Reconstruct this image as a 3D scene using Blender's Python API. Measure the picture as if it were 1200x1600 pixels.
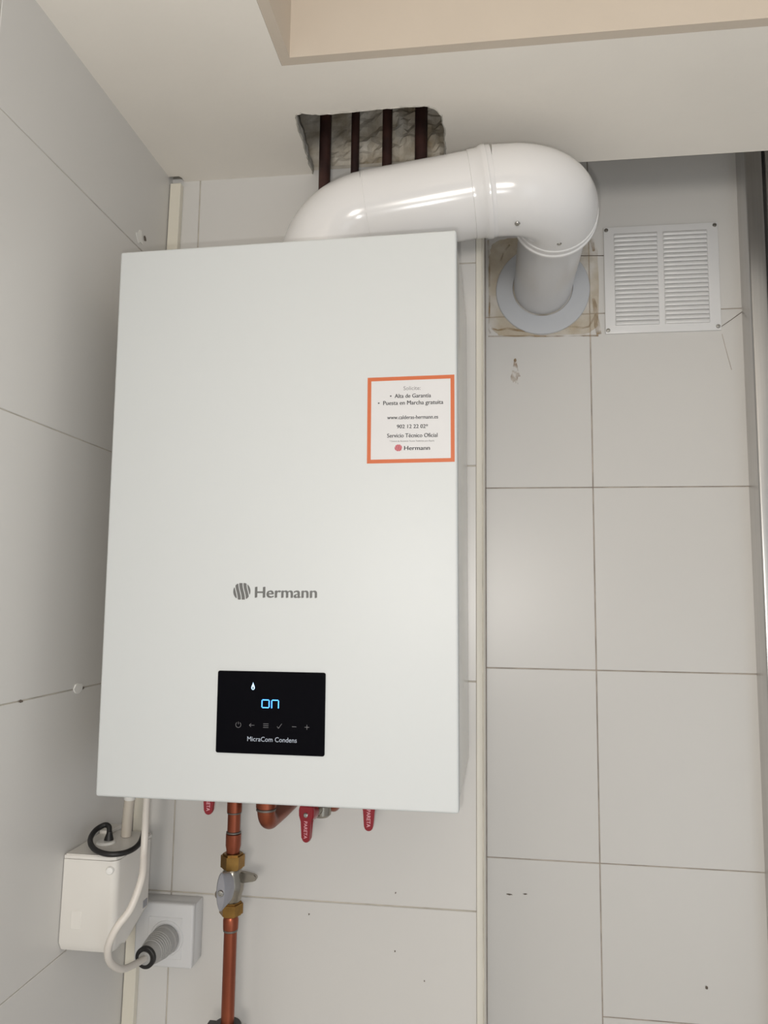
import bpy, bmesh, math, random
from mathutils import Vector, Matrix, Euler
random.seed(7)
for o in list(bpy.data.objects): bpy.data.objects.remove(o)
S = bpy.context.scene
C = S.collection
PI = math.pi

# ------------------------------------------------------------------ camera
cam_d = bpy.data.cameras.new('camera'); cam = bpy.data.objects.new('camera', cam_d); C.objects.link(cam)
F_PX = 1202.34
cam_d.sensor_fit = 'VERTICAL'; cam_d.sensor_height = 36.0; cam_d.sensor_width = 27.0
cam_d.lens = F_PX * 36.0 / 1600.0; cam_d.clip_start = 0.01
CAM = Vector((0.42515, -1.09529, 0.21964))
right = Vector((0.99114313, 0.13223394, 0.0122262)); fwd = Vector((-0.13277056, 0.98486011, 0.1114565)); up = Vector((0.00269724, -0.11209263, 0.9936941))
cam.matrix_world = Matrix(((right.x, up.x, -fwd.x, CAM.x), (right.y, up.y, -fwd.y, CAM.y), (right.z, up.z, -fwd.z, CAM.z), (0, 0, 0, 1)))
S.camera = cam

# ------------------------------------------------------------------ world, lights, exposure
world = bpy.data.worlds.new('world'); S.world = world; world.use_nodes = True
bg = world.node_tree.nodes['Background']
bg.inputs['Color'].default_value = (0.97, 0.985, 1.0, 1); bg.inputs['Strength'].default_value = 0.42

def light(name, kind, loc, power, color, target=None, **kw):
    d = bpy.data.lights.new(name, kind); d.energy = power; d.color = color
    for k, v in kw.items(): setattr(d, k, v)
    o = bpy.data.objects.new(name, d); C.objects.link(o); o.location = loc
    if target is not None: o.rotation_euler = (Vector(target) - Vector(loc)).to_track_quat('-Z', 'Y').to_euler()
    return o
# the phone's own flash, a little below and left of the lens
light('phone_flash', 'POINT', CAM + right * -0.016 + up * -0.028, 6.5, (1.0, 0.985, 0.96), shadow_soft_size=0.006)
# warm fill light added behind the camera to lift upper walls and soffit
light('warm_fill', 'POINT', (0.46, -1.95, 0.26), 33.0, (1.0, 0.94, 0.86), shadow_soft_size=0.16)
# daylight from the glazed door on the right, behind the photographer
light('daylight', 'AREA', (1.55, -2.2, -0.55), 4.5, (0.78, 0.89, 1.0), target=(0.3, 0.0, 0.45), shape='RECTANGLE', size=0.9, size_y=1.5)
vs = S.view_settings
vs.view_transform = 'Standard'; vs.look = 'None'; vs.gamma = 1.0; vs.exposure = 0.0; vs.use_curve_mapping = False

# ------------------------------------------------------------------ materials
def mat(name, col, rough=0.5, metal=0.0, coat=0.0, noise=0.0, nscale=20.0, bump=0.0, bscale=60.0, emit=None, spec=0.5, rnoise=0.0, col2=None, aniso=None):
    m = bpy.data.materials.new(name); m.use_nodes = True
    nt = m.node_tree; b = nt.nodes['Principled BSDF']
    b.inputs['Base Color'].default_value = (*col, 1); b.inputs['Roughness'].default_value = rough
    b.inputs['Metallic'].default_value = metal; b.inputs['Coat Weight'].default_value = coat; b.inputs['Coat Roughness'].default_value = 0.06
    b.inputs['Specular IOR Level'].default_value = spec
    tc = nt.nodes.new('ShaderNodeTexCoord')
    if noise > 0 or col2:
        n = nt.nodes.new('ShaderNodeTexNoise'); n.inputs['Scale'].default_value = nscale; n.inputs['Detail'].default_value = 5
        nt.links.new(tc.outputs['Object'], n.inputs['Vector'])
        if aniso:
            mp = nt.nodes.new('ShaderNodeMapping'); mp.inputs['Scale'].default_value = aniso
            nt.links.new(tc.outputs['Object'], mp.inputs['Vector']); nt.links.new(mp.outputs['Vector'], n.inputs['Vector'])
        r = nt.nodes.new('ShaderNodeValToRGB')
        c2 = col2 if col2 else tuple(c * (1 - noise) for c in col)
        r.color_ramp.elements[0].position = 0.32; r.color_ramp.elements[1].position = 0.68
        r.color_ramp.elements[0].color = (*c2, 1); r.color_ramp.elements[1].color = (*col, 1)
        nt.links.new(n.outputs['Fac'], r.inputs['Fac']); nt.links.new(r.outputs['Color'], b.inputs['Base Color'])
        if rnoise:
            mr = nt.nodes.new('ShaderNodeMapRange'); mr.inputs['To Min'].default_value = rough - rnoise; mr.inputs['To Max'].default_value = rough + rnoise
            nt.links.new(n.outputs['Fac'], mr.inputs['Value']); nt.links.new(mr.outputs['Result'], b.inputs['Roughness'])
    if bump > 0:
        n2 = nt.nodes.new('ShaderNodeTexNoise'); n2.inputs['Scale'].default_value = bscale; n2.inputs['Detail'].default_value = 4
        nt.links.new(tc.outputs['Object'], n2.inputs['Vector'])
        bp = nt.nodes.new('ShaderNodeBump'); bp.inputs['Strength'].default_value = bump; bp.inputs['Distance'].default_value = 0.002
        nt.links.new(n2.outputs['Fac'], bp.inputs['Height']); nt.links.new(bp.outputs['Normal'], b.inputs['Normal'])
    if emit:
        b.inputs['Emission Color'].default_value = (*emit[0], 1); b.inputs['Emission Strength'].default_value = emit[1]
    return m
M = {}
M['tile'] = mat('glazed_tile', (0.655, 0.640, 0.615), 0.34, noise=0.02, nscale=2.0, bump=0.015, bscale=7.0)
M['grout'] = mat('grout', (0.55, 0.475, 0.41), 0.9, noise=0.5, nscale=30.0)
M['grout_light'] = mat('grout_light', (0.62, 0.57, 0.49), 0.9, noise=0.3, nscale=30.0)
M['paint'] = mat('ceiling_paint', (0.88, 0.835, 0.765), 0.6, noise=0.03, nscale=8.0, bump=0.10, bscale=120.0)
M['warm_lit'] = mat('warm_lit_paint', (0.62, 0.54, 0.45), 0.65, noise=0.04, nscale=8.0, bump=0.08, bscale=120.0)  # upstand paint with the warm room light put into its colour
M['floor'] = mat('floor_tile', (0.62, 0.59, 0.54), 0.4, noise=0.1, nscale=6.0)
M['stone'] = mat('rough_mortar', (0.80, 0.76, 0.68), 0.95, col2=(0.36, 0.29, 0.19), nscale=22.0, bump=1.0, bscale=90.0)
M['plaster_core'] = mat('plaster_core', (0.60, 0.57, 0.51), 0.95, noise=0.3, nscale=90.0, bump=0.8, bscale=200.0)
M['pvc'] = mat('white_pvc', (0.76, 0.75, 0.745), 0.16, noise=0.02, nscale=5.0)
M['pvc_grey'] = mat('grey_white_pvc', (0.66, 0.655, 0.66), 0.20, noise=0.03, nscale=9.0)
M['rosette'] = mat('grey_rubber', (0.52, 0.535, 0.56), 0.55, noise=0.04, nscale=12.0)
M['trim'] = mat('ivory_trim', (0.72, 0.685, 0.60), 0.22, noise=0.05, nscale=6.0)
M['duct'] = mat('ivory_duct', (0.74, 0.70, 0.60), 0.35, noise=0.03, nscale=6.0)
M['boiler'] = mat('boiler_enamel', (0.615, 0.635, 0.635), 0.46, noise=0.012, spec=0.35, nscale=2.0)
M['boiler_side'] = mat('boiler_side', (0.66, 0.65, 0.62), 0.20)
M['boiler_steel'] = mat('boiler_underside', (0.35, 0.34, 0.33), 0.5, metal=0.6)
M['logo'] = mat('logo_grey', (0.13, 0.13, 0.127), 0.45)
M['screen'] = mat('black_glass', (0.0025, 0.0025, 0.004), 0.10, spec=0.04)
M['led'] = mat('blue_led', (0.1, 0.4, 0.9), 0.5, emit=((0.04, 0.25, 1.0), 2.4))
M['led_pale'] = mat('pale_led', (0.4, 0.6, 0.9), 0.5, emit=((0.40, 0.68, 1.0), 1.6))
M['icon'] = mat('icon_grey', (0.17, 0.17, 0.18), 0.5)
M['model_text'] = mat('model_text', (0.42, 0.47, 0.56), 0.5)
M['sticker'] = mat('sticker_paper', (0.64, 0.635, 0.64), 0.45)
M['orange'] = mat('sticker_orange', (0.56, 0.13, 0.04), 0.45)
M['ink'] = mat('sticker_ink', (0.045, 0.045, 0.05), 0.6)
M['ink_grey'] = mat('sticker_ink_grey', (0.20, 0.20, 0.21), 0.6)
M['logo_red'] = mat('logo_red', (0.45, 0.02, 0.05), 0.5)
M['copper'] = mat('copper', (0.37, 0.105, 0.052), 0.34, metal=0.8, col2=(0.20, 0.05, 0.028), nscale=22.0, rnoise=0.08, aniso=(1, 1, 0.35))
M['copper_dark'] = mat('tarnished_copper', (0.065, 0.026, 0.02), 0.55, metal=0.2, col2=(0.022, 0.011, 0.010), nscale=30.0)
M['solder'] = mat('solder', (0.20, 0.18, 0.16), 0.4, metal=0.7)
M['brass'] = mat('brass', (0.36, 0.20, 0.055), 0.34, metal=0.85, noise=0.3, nscale=60.0)
M['chrome'] = mat('nickel', (0.36, 0.33, 0.28), 0.26, metal=0.9, noise=0.2, nscale=40.0)
M['zinc'] = mat('grey_zinc', (0.34, 0.34, 0.37), 0.38, metal=0.35, noise=0.12, nscale=60.0)
M['screw'] = mat('steel_screw', (0.50, 0.49, 0.46), 0.25, metal=1.0)
M['dark'] = mat('dark_recess', (0.02, 0.018, 0.016), 0.8)
M['red'] = mat('red_lever', (0.25, 0.003, 0.012), 0.28, coat=0.4)
M['red_print'] = mat('lever_print', (0.80, 0.45, 0.50), 0.5)
M['pump'] = mat('pump_plastic', (0.74, 0.715, 0.67), 0.34, noise=0.015, nscale=6.0)
M['pump_side'] = M['pump']
M['pump_cap'] = mat('white_cap', (0.80, 0.79, 0.76), 0.3)
M['cable'] = mat('white_cable', (0.70, 0.655, 0.60), 0.4)
M['black'] = mat('black_rubber', (0.012, 0.011, 0.011), 0.5)
M['hose'] = mat('milky_hose', (0.55, 0.50, 0.43), 0.25)
M['plug'] = mat('grey_plug', (0.36, 0.355, 0.345), 0.36, noise=0.03, nscale=40.0)
M['socket'] = mat('socket_plastic', (0.66, 0.66, 0.66), 0.3)
M['grille'] = mat('grille_plastic', (0.76, 0.755, 0.75), 0.24)
M['alu'] = mat('brushed_aluminium', (0.62, 0.61, 0.60), 0.32, metal=0.9, noise=0.08, nscale=6.0, aniso=(40, 40, 1))
M['clamp'] = mat('black_clamp', (0.015, 0.014, 0.014), 0.35)
def glass_mat():
    m = bpy.data.materials.new('window_glass'); m.use_nodes = True
    b = m.node_tree.nodes['Principled BSDF']
    b.inputs['Base Color'].default_value = (0.42, 0.43, 0.43, 1); b.inputs['Roughness'].default_value = 0.25
    b.inputs['Transmission Weight'].default_value = 0.6; b.inputs['IOR'].default_value = 1.2
    return m
M['glass'] = glass_mat()
def stain_mat(name, col, lo, hi, scale, amax):
    m = bpy.data.materials.new(name); m.use_nodes = True; nt = m.node_tree; b = nt.nodes['Principled BSDF']
    b.inputs['Base Color'].default_value = (*col, 1); b.inputs['Roughness'].default_value = 0.4
    tc = nt.nodes.new('ShaderNodeTexCoord'); n = nt.nodes.new('ShaderNodeTexNoise'); n.inputs['Scale'].default_value = scale; n.inputs['Detail'].default_value = 6
    nt.links.new(tc.outputs['Object'], n.inputs['Vector'])
    mr = nt.nodes.new('ShaderNodeMapRange'); mr.inputs['From Min'].default_value = lo; mr.inputs['From Max'].default_value = hi
    mr.inputs['To Min'].default_value = 0.0; mr.inputs['To Max'].default_value = amax
    nt.links.new(n.outputs['Fac'], mr.inputs['Value']); nt.links.new(mr.outputs['Result'], b.inputs['Alpha'])
    return m
M['glue_film'] = stain_mat('glue_film', (0.66, 0.54, 0.36), 0.32, 0.68, 14.0, 0.46)
M['glue_bead'] = stain_mat('glue_bead', (0.36, 0.23, 0.10), 0.34, 0.66, 40.0, 0.7)
M['rust'] = stain_mat('rust_mark', (0.45, 0.30, 0.18), 0.42, 0.70, 60.0, 0.55)
M['grime'] = mat('grime_line', (0.13, 0.105, 0.085), 0.9)

# ------------------------------------------------------------------ mesh helpers
ORG = {}
def link(name, me, m, parent=None, smooth=False):
    if m is not None: me.materials.append(m)
    o = bpy.data.objects.new(name, me); C.objects.link(o)
    if parent is not None: o.parent = parent
    if smooth:
        for f in me.polygons: f.use_smooth = True
    return o
def root_of(o):
    while o.parent: o = o.parent
    return o
def build(name, bm, m, parent=None, smooth=False, autosmooth=None):
    """bm is in world coordinates (or in the local ones of a root listed with origin None)."""
    if parent is not None:
        og = ORG.get(root_of(parent).name, None)
        if og is not None: bmesh.ops.translate(bm, verts=bm.verts, vec=-og)
    bmesh.ops.recalc_face_normals(bm, faces=bm.faces)
    if autosmooth is not None:
        for f in bm.faces: f.smooth = True
        for e in bm.edges:
            if len(e.link_faces) == 2 and e.calc_face_angle(0) > autosmooth: e.smooth = False
        smooth = False
    me = bpy.data.meshes.new(name); bm.to_mesh(me); bm.free()
    return link(name, me, m, parent, smooth)
def thing(name, loc, label, cat, group=None, kind=None, rot=None, local=False):
    o = bpy.data.objects.new(name, None); C.objects.link(o); o.location = loc; o.empty_display_size = 0.02
    if rot: o.rotation_euler = rot
    ORG[o.name] = None if local else Vector(loc)
    o['label'] = label
    if kind: o['kind'] = kind
    else: o['category'] = cat
    if group: o['group'] = group
    return o
def tag(o, label, cat=None, group=None, kind=None):
    o['label'] = label
    if cat: o['category'] = cat
    if group: o['group'] = group
    if kind: o['kind'] = kind
    return o
def NB(): return bmesh.new()
def box(bm, x0, x1, y0, y1, z0, z1, bev=0.0, seg=2):
    vs_ = [bm.verts.new((x, y, z)) for x in (x0, x1) for y in (y0, y1) for z in (z0, z1)]
    idx = [(0, 1, 3, 2), (4, 6, 7, 5), (0, 4, 5, 1), (2, 3, 7, 6), (0, 2, 6, 4), (1, 5, 7, 3)]
    fs = [bm.faces.new([vs_[i] for i in f]) for f in idx]
    if bev > 0:
        es = list({e for f in fs for e in f.edges})
        bmesh.ops.bevel(bm, geom=es, offset=bev, segments=seg, profile=0.5, affect='EDGES')
    return bm
def prism(bm, pts, y0, y1):
    """polygon in (x,z), extruded along y"""
    a = [bm.verts.new((x, y0, z)) for x, z in pts]; b = [bm.verts.new((x, y1, z)) for x, z in pts]
    n = len(pts)
    bm.faces.new(a); bm.faces.new(list(reversed(b)))
    for i in range(n): bm.faces.new([a[i], b[i], b[(i + 1) % n], a[(i + 1) % n]])
    return bm
def prism_z(bm, pts, z0, z1):
    a = [bm.verts.new((x, y, z0)) for x, y in pts]; b = [bm.verts.new((x, y, z1)) for x, y in pts]
    n = len(pts)
    bm.faces.new(a); bm.faces.new(list(reversed(b)))
    for i in range(n): bm.faces.new([a[i], b[i], b[(i + 1) % n], a[(i + 1) % n]])
    return bm
def catmull(pts, n=8):
    P = [Vector(p) for p in pts]; P = [P[0] * 2 - P[1]] + P + [P[-1] * 2 - P[-2]]; out = []
    for i in range(1, len(P) - 2):
        a, b, c, d = P[i - 1], P[i], P[i + 1], P[i + 2]
        for k in range(n):
            t = k / n
            out.append(0.5 * ((2 * b) + (c - a) * t + (2 * a - 5 * b + 4 * c - d) * t * t + (3 * b - a - 3 * c + d) * t ** 3))
    out.append(P[-2]); return out
def tube(bm, pts, r, n=20, caps=True):
    """sweep a circle along pts; r is a number or a list"""
    P = [Vector(p) for p in pts]; R = r if isinstance(r, (list, tuple)) else [r] * len(P)
    rings = []; prev = None
    for i, p_ in enumerate(P):
        t = ((P[i + 1] - p_) if i == 0 else (p_ - P[i - 1]) if i == len(P) - 1 else (P[i + 1] - P[i - 1]))
        if t.length < 1e-9: t = (P[i + 1] - p_) if i + 1 < len(P) and (P[i + 1] - p_).length > 1e-9 else prev_t
        t = t.normalized(); prev_t = t
        if prev is None:
            u = t.orthogonal().normalized()
        else:
            u = (prev - t * prev.dot(t)).normalized()
        prev = u; v = t.cross(u)
        rings.append([bm.verts.new(p_ + (u * math.cos(2 * PI * k / n) + v * math.sin(2 * PI * k / n)) * R[i]) for k in range(n)])
    for a, b in zip(rings, rings[1:]):
        for k in range(n): bm.faces.new([a[k], a[(k + 1) % n], b[(k + 1) % n], b[k]])
    if caps: bm.faces.new(list(reversed(rings[0]))); bm.faces.new(rings[-1])
    return bm
def lathe(bm, prof, base, axis, n=32, caps=True):
    """prof: list of (distance along axis, radius)"""
    base = Vector(base); t = Vector(axis).normalized(); u = t.orthogonal().normalized(); v = t.cross(u); rings = []
    for d, r in prof:
        rings.append([bm.verts.new(base + t * d + (u * math.cos(2 * PI * k / n) + v * math.sin(2 * PI * k / n)) * max(r, 1e-5)) for k in range(n)])
    for a, b in zip(rings, rings[1:]):
        for k in range(n): bm.faces.new([a[k], a[(k + 1) % n], b[(k + 1) % n], b[k]])
    if caps: bm.faces.new(list(reversed(rings[0]))); bm.faces.new(rings[-1])
    return bm
def text_bm(txt, x0, x1, zbase, y, height=None, bold=0.0, depth=0.00006, tilt=0.0):
    """lettering in the xz plane facing -y, fitted between x0 and x1, standing on zbase"""
    cu = bpy.data.curves.new('lettering', 'FONT'); cu.body = txt; cu.size = 1.0; cu.resolution_u = 3
    ob = bpy.data.objects.new('lettering_tmp', cu); C.objects.link(ob)
    dg = bpy.context.evaluated_depsgraph_get(); dg.update()
    me = bpy.data.meshes.new_from_object(ob.evaluated_get(dg))
    bm = NB(); bm.from_mesh(me); bpy.data.objects.remove(ob); bpy.data.curves.remove(cu); bpy.data.meshes.remove(me)
    xs = [v.co.x for v in bm.verts]; a, b = min(xs), max(xs)
    s = (x1 - x0) / (b - a); sz = s if height is None else height / 0.70
    for v in bm.verts:
        x = x0 + (v.co.x - a) * s; z = zbase + v.co.y * sz + tilt * (x - x0)
        v.co = Vector((x, y, z))
    r = bmesh.ops.extrude_face_region(bm, geom=list(bm.faces))
    bmesh.ops.translate(bm, verts=[e for e in r['geom'] if isinstance(e, bmesh.types.BMVert)], vec=(0, -depth, 0))
    if bold > 0:                                # heavier strokes: the same letters laid twice, a hair apart
        g = bmesh.ops.duplicate(bm, geom=list(bm.verts) + list(bm.edges) + list(bm.faces))
        bmesh.ops.translate(bm, verts=[e for e in g['geom'] if isinstance(e, bmesh.types.BMVert)], vec=(bold * s, -depth * 0.1, bold * s * 0.3))
    return bm

# ------------------------------------------------------------------ dimensions of the place
XL = -0.0657; LEAN = 0.013                    # left wall (leans out a little towards the floor)
def xleft(z): return XL + LEAN * (z - 0.85)
XC = 0.4103                                    # outer corner of the pier behind the boiler
XR0 = 0.4222                                   # pier's return face
YR = 0.2251                                    # recessed wall
ZC = 0.8684                                    # dropped ceiling
ZT = 1.15; ZF = -1.35
ROWS = [0.7137, 0.4100, 0.1063, -0.1974, -0.5011, -0.8048, -1.1085]
G = 0.0011                                     # half a joint

# ------------------------------------------------------------------ setting
floor = build('floor', box(NB(), -0.2, 2.0, -2.6, YR + 0.1, ZF - 0.05, ZF), M['floor']); tag(floor, 'beige tiled floor below the boiler', kind='structure')
top = build('ceiling', box(NB(), -0.2, 2.0, -2.6, YR + 0.2, ZT, ZT + 0.05), M['paint']); tag(top, 'upper ceiling above the dropped soffit', kind='structure')

def tile(parent, x0, x1, y0, y1, z0, z1, m=None, axis='y', side=-1):
    bm = NB(); box(bm, x0, x1, y0, y1, z0, z1, 0.0007, 1)
    return build('tile', bm, m or M['tile'], parent)

# back wall pier
wb = thing('wall_back', (0.17, 0.05, ZF), 'off-white tiled wall behind the boiler', None, kind='structure')
build('masonry_core', box(NB(), -0.12, XC + 0.009, 0.0016, 0.10, ZF, ZC + 0.012), M['grout_light'], wb)
zs = [ZC] + ROWS + [ZF]
for zt_, zb_ in zip(zs, zs[1:]):
    for x0, x1 in ((-0.105, -0.0204), (-0.0204, XC)):
        d = random.uniform(-0.0003, 0.0003)
        tile(wb, x0 + G * 0.8, x1 - (G * 0.8 if x1 < 0.3 else 0.0004), 0.0 + d, 0.007, zb_ + G * 0.8, zt_ - G * 0.8 if zt_ < ZC else ZC + 0.006)
# rough masonry above the dropped ceiling, seen through the hole
bm = NB(); nx, nz = 64, 40; grid = []
from mathutils import noise as mnoise
for j in range(nz + 1):
    row = []
    for i in range(nx + 1):
        x = 0.08 + 0.40 * i / nx; z = ZC - 0.0 + 0.24 * j / nz
        n1 = mnoise.noise(Vector((x * 22, z * 22, 1))) ; n2 = mnoise.noise(Vector((x * 70, z * 70, 5))); n3 = mnoise.noise(Vector((x * 170, z * 170, 9)))
        smooth_side = max(0.15, min(1, (x - 0.17) / 0.10 + (0.93 - z) * 6))
        y = 0.012 + 0.4 * (n1 * 0.018 + n2 * 0.018 + abs(n3) * 0.012) * smooth_side * 1.8
        row.append(bm.verts.new((x, y, z)))
    grid.append(row)
for j in range(nz):
    for i in range(nx): bm.faces.new([grid[j][i], grid[j][i + 1], grid[j + 1][i + 1], grid[j + 1][i]])
build('rough_mortar', bm, M['stone'], wb, smooth=False)
build('upper_masonry', box(NB(), -0.12, XC + 0.009, 0.035, 0.10, ZC + 0.012, ZT), M['grout_light'], wb)

# return of the pier and recessed wall
wr = thing('wall_right', (0.65, YR + 0.03, ZF), 'recessed off-white tiled wall right of the boiler', None, kind='structure')
build('masonry_core', box(NB(), XC + 0.009, 0.86, YR + 0.0016, YR + 0.08, ZF, ZT), M['grout'], wr)
rowsR = [1.0174] + ROWS
XJ = 0.6024
zs = [ZT] + rowsR + [ZF]
for zt_, zb_ in zip(zs, zs[1:]):
    for x0, x1 in ((XR0 + 0.0005, XJ), (XJ, 0.858)):
        zz0, zz1 = zb_, zt_
        if x0 > 0.5:
            if abs(zb_ + 0.5011) < 1e-4: zz0 = -0.4275
            if abs(zt_ + 0.5011) < 1e-4: zz1 = -0.4275
        d = random.uniform(-0.0003, 0.0003)
        tile(wr, x0 + G * 0.75, x1 - G * 0.75, YR + d, YR + 0.007, zz0 + G * 0.75, zz1 - G * 0.75)
zs = [ZC + 0.012] + ROWS + [ZF]
for zt_, zb_ in zip(zs, zs[1:]):
    bm = NB(); box(bm, XC + 0.0095, XR0, 0.012, YR - 0.001, zb_ + G * 0.75, zt_ - G * 0.75, 0.0006, 1)
    o = build('return_tile', bm, M['tile'], wr)
# marks that belong to the wall: cracks, glue left by an older flange, chips
def strip(name, pts, w, m, parent, y=YR, th=0.0004):
    bm = NB(); L = []; Rr = []
    P = [Vector((p_[0], 0, p_[1])) for p_ in pts]
    for i, p_ in enumerate(P):
        t = (P[min(i + 1, len(P) - 1)] - P[max(i - 1, 0)]).normalized(); nrm = Vector((-t.z, 0, t.x))
        ww = w[i] if isinstance(w, list) else w * random.uniform(0.7, 1.3)
        L.append(p_ + nrm * ww); Rr.append(p_ - nrm * ww)
    poly = [(v.x, v.z) for v in L] + [(v.x, v.z) for v in reversed(Rr)]
    n = len(P); fr = [bm.verts.new((x, y - 0.0005 - th, z)) for x, z in poly]; bk = [bm.verts.new((x, y - 0.0004, z)) for x, z in poly]
    N2 = len(poly)
    for i in range(n - 1):
        bm.faces.new([fr[i], fr[i + 1], fr[N2 - 2 - i], fr[N2 - 1 - i]])
    for i in range(N2): bm.faces.new([fr[i], bk[i], bk[(i + 1) % N2], fr[(i + 1) % N2]])
    return build(name, bm, m, parent)
strip('tile_crack', [(0.8171, 0.682), (0.834, 0.6935), (0.853, 0.7075)], 0.0006, M['grime'], wr)
strip('tile_crack', [(0.8187, 0.6696), (0.8235, 0.645), (0.8318, 0.607)], 0.00035, M['grout'], wr)
strip('tile_crack', [(0.588, 0.8187), (0.61, 0.8178), (0.628, 0.817)], 0.0006, M['grime'], wr)
def blob(name, cx, cz, rx, rz, m, parent, y=YR, n=26, jag=0.25, th=0.0003, sq=1.0):
    bm = NB(); pts = []
    for k in range(n):
        a = 2 * PI * k / n; j = 1 + random.uniform(-jag, jag)
        ca, sa = math.cos(a), math.sin(a)
        ca = math.copysign(abs(ca) ** sq, ca); sa = math.copysign(abs(sa) ** sq, sa)
        pts.append((cx + rx * ca * j, cz + rz * sa * j))
    prism(bm, pts, y - 0.0005 - th, y - 0.0004)
    return build(name, bm, m, parent)
blob('glue_film', 0.524, 0.767, 0.094, 0.090, M['glue_film'], wr, jag=0.015, sq=0.28, n=60)
strip('glue_bead', [(0.4285, 0.855), (0.430, 0.80), (0.4305, 0.74), (0.429, 0.690), (0.432, 0.684)], 0.0016, M['glue_bead'], wr, th=0.0012)
strip('glue_bead', [(0.428, 0.6785), (0.46, 0.678), (0.50, 0.6765), (0.54, 0.675), (0.58, 0.6745), (0.616, 0.6735)], 0.0010, M['glue_bead'], wr, th=0.0010)
strip('glue_bead', [(0.433, 0.693), (0.445, 0.689), (0.462, 0.692), (0.478, 0.688), (0.492, 0.686)], 0.0014, M['glue_bead'], wr, th=0.0010)
strip('glue_bead', [(0.556, 0.688), (0.572, 0.691), (0.590, 0.688), (0.600, 0.690), (0.607, 0.702), (0.612, 0.712)], 0.0016, M['glue_bead'], wr, th=0.0010)
strip('glue_bead', [(0.6085, 0.740), (0.611, 0.728), (0.612, 0.712), (0.614, 0.692), (0.617, 0.676)], [0.002, 0.0035, 0.003, 0.005, 0.004], M['glue_bead'], wr, th=0.0008)
strip('glue_bead', [(0.604, 0.858), (0.609, 0.840), (0.611, 0.826)], [0.004, 0.003, 0.002], M['glue_bead'], wr, th=0.0008)
strip('glue_bead', [(0.450, 0.815), (0.455, 0.830), (0.466, 0.845)], 0.0016, M['glue_bead'], wr, th=0.0010)
blob('rust_mark', 0.4745, 0.612, 0.007, 0.022, M['rust'], wr, jag=0.3)
blob('rust_mark', 0.4745, 0.634, 0.0025, 0.003, M['glue_bead'], wr, jag=0.3)
blob('chip', 0.760, -0.372, 0.0022, 0.002, M['grime'], wr, jag=0.4, n=10)
blob('chip', 0.460, -0.253, 0.0045, 0.0011, M['grime'], wr, jag=0.4, n=12)
blob('chip', 0.484, -0.251, 0.003, 0.0008, M['grime'], wr, jag=0.4, n=10)
for x, z in ((0.24, -0.36), (0.30, -0.18), (0.18, -0.215), (0.34, -0.29), (0.30, -0.255)):
    blob('chip', x, z, 0.0009, 0.0011, M['grime'], wb, y=0.0, jag=0.4, n=8)

# left wall, leaning very slightly
wl = thing('wall_left', (XL - 0.04, -1.2, ZF), 'off-white tiled wall on the left', None, kind='structure')
def shear_left(bm):
    for v in bm.verts: v.co.x += LEAN * (v.co.z - 0.85)
bm = NB(); box(bm, XL - 0.08, XL - 0.0014, -2.6, 0.10, ZF, ZT); shear_left(bm); build('masonry_core', bm, M['grout_light'], wl)
rowsL = [0.7137, 0.4095, 0.1045, -0.2070, -0.5130, -0.8168, -1.1205]
zs = [ZT] + rowsL + [ZF]
for zt_, zb_ in zip(zs, zs[1:]):
    ya = 0.0015
    for k in range(6):
        yb = max(ya - 0.431, -2.6)
        bm = NB(); d = random.uniform(-0.0003, 0.0003)
        box(bm, XL - 0.007, XL + d, yb + G * 0.7, ya - G * 0.7, zb_ + G * 0.6, zt_ - G * 0.6, 0.0006, 1); shear_left(bm)
        build('tile', bm, M['tile'], wl); ya = yb
def wl_mark(name, y, z, ry, rz, m, n=10, jag=0.35, th=0.0006):
    bm = NB(); a = []; b = []
    for k in range(n):
        t = 2 * PI * k / n; j = 1 + random.uniform(-jag, jag); yy = y + ry * math.cos(t) * j; z_ = z + rz * math.sin(t) * j
        a.append(bm.verts.new((xleft(z_) + 0.0004 + th, yy, z_))); b.append(bm.verts.new((xleft(z_) + 0.0003, yy, z_)))
    bm.faces.new(a)
    for k in range(n): bm.faces.new([a[k], b[k], b[(k + 1) % n], a[(k + 1) % n]])
    return build(name, bm, m, wl)
wl_mark('wall_plug', -0.188, 0.105, 0.010, 0.006, M['pump_cap'], th=0.0015, n=14, jag=0.1)
wl_mark('chip', -0.176, 0.104, 0.003, 0.0022, M['grime'])
wl_mark('chip', -0.305, 0.104, 0.003, 0.0016, M['grime'])
wl_mark('chip', -0.084, 0.735, 0.004, 0.003, M['grime'])
wl_mark('filler_patch', -0.100, 0.730, 0.010, 0.010, M['pump_cap'], th=0.0006)

# dropped ceiling with the broken hole round the pipes
sof = thing('ceiling_soffit', (0.3, 0.0, ZC), 'white dropped ceiling with a broken hole above the boiler', None, kind='structure')
hole = [(0.1614, 0.0), (0.1622, -0.012), (0.1612, -0.03), (0.1640, -0.05), (0.1642, -0.07), (0.1662, -0.09), (0.1655, -0.11), (0.1682, -0.13), (0.1690, -0.1415), (0.1725, -0.147), (0.1796, -0.1488),
        (0.193, -0.1448), (0.2071, -0.1425), (0.225, -0.1432), (0.2379, -0.1426), (0.262, -0.1440), (0.2819, -0.1462), (0.300, -0.1452), (0.3118, -0.1458), (0.335, -0.1447), (0.3483, -0.1436), (0.3575, -0.136), (0.3618, -0.1284),
        (0.3652, -0.118), (0.3660, -0.101), (0.3678, -0.08), (0.3655, -0.06), (0.3662, -0.04), (0.3638, -0.022), (0.3645, 0.0)]
jag = []
for (a, b) in zip(hole, hole[1:]):
    jag.append(a)
    for t in (0.35, 0.7):
        jag.append((a[0] + (b[0] - a[0]) * t + random.uniform(-0.0009, 0.0009), min(-0.001, a[1] + (b[1] - a[1]) * t + random.uniform(-0.0009, 0.0009))))
jag.append(hole[-1])
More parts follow.
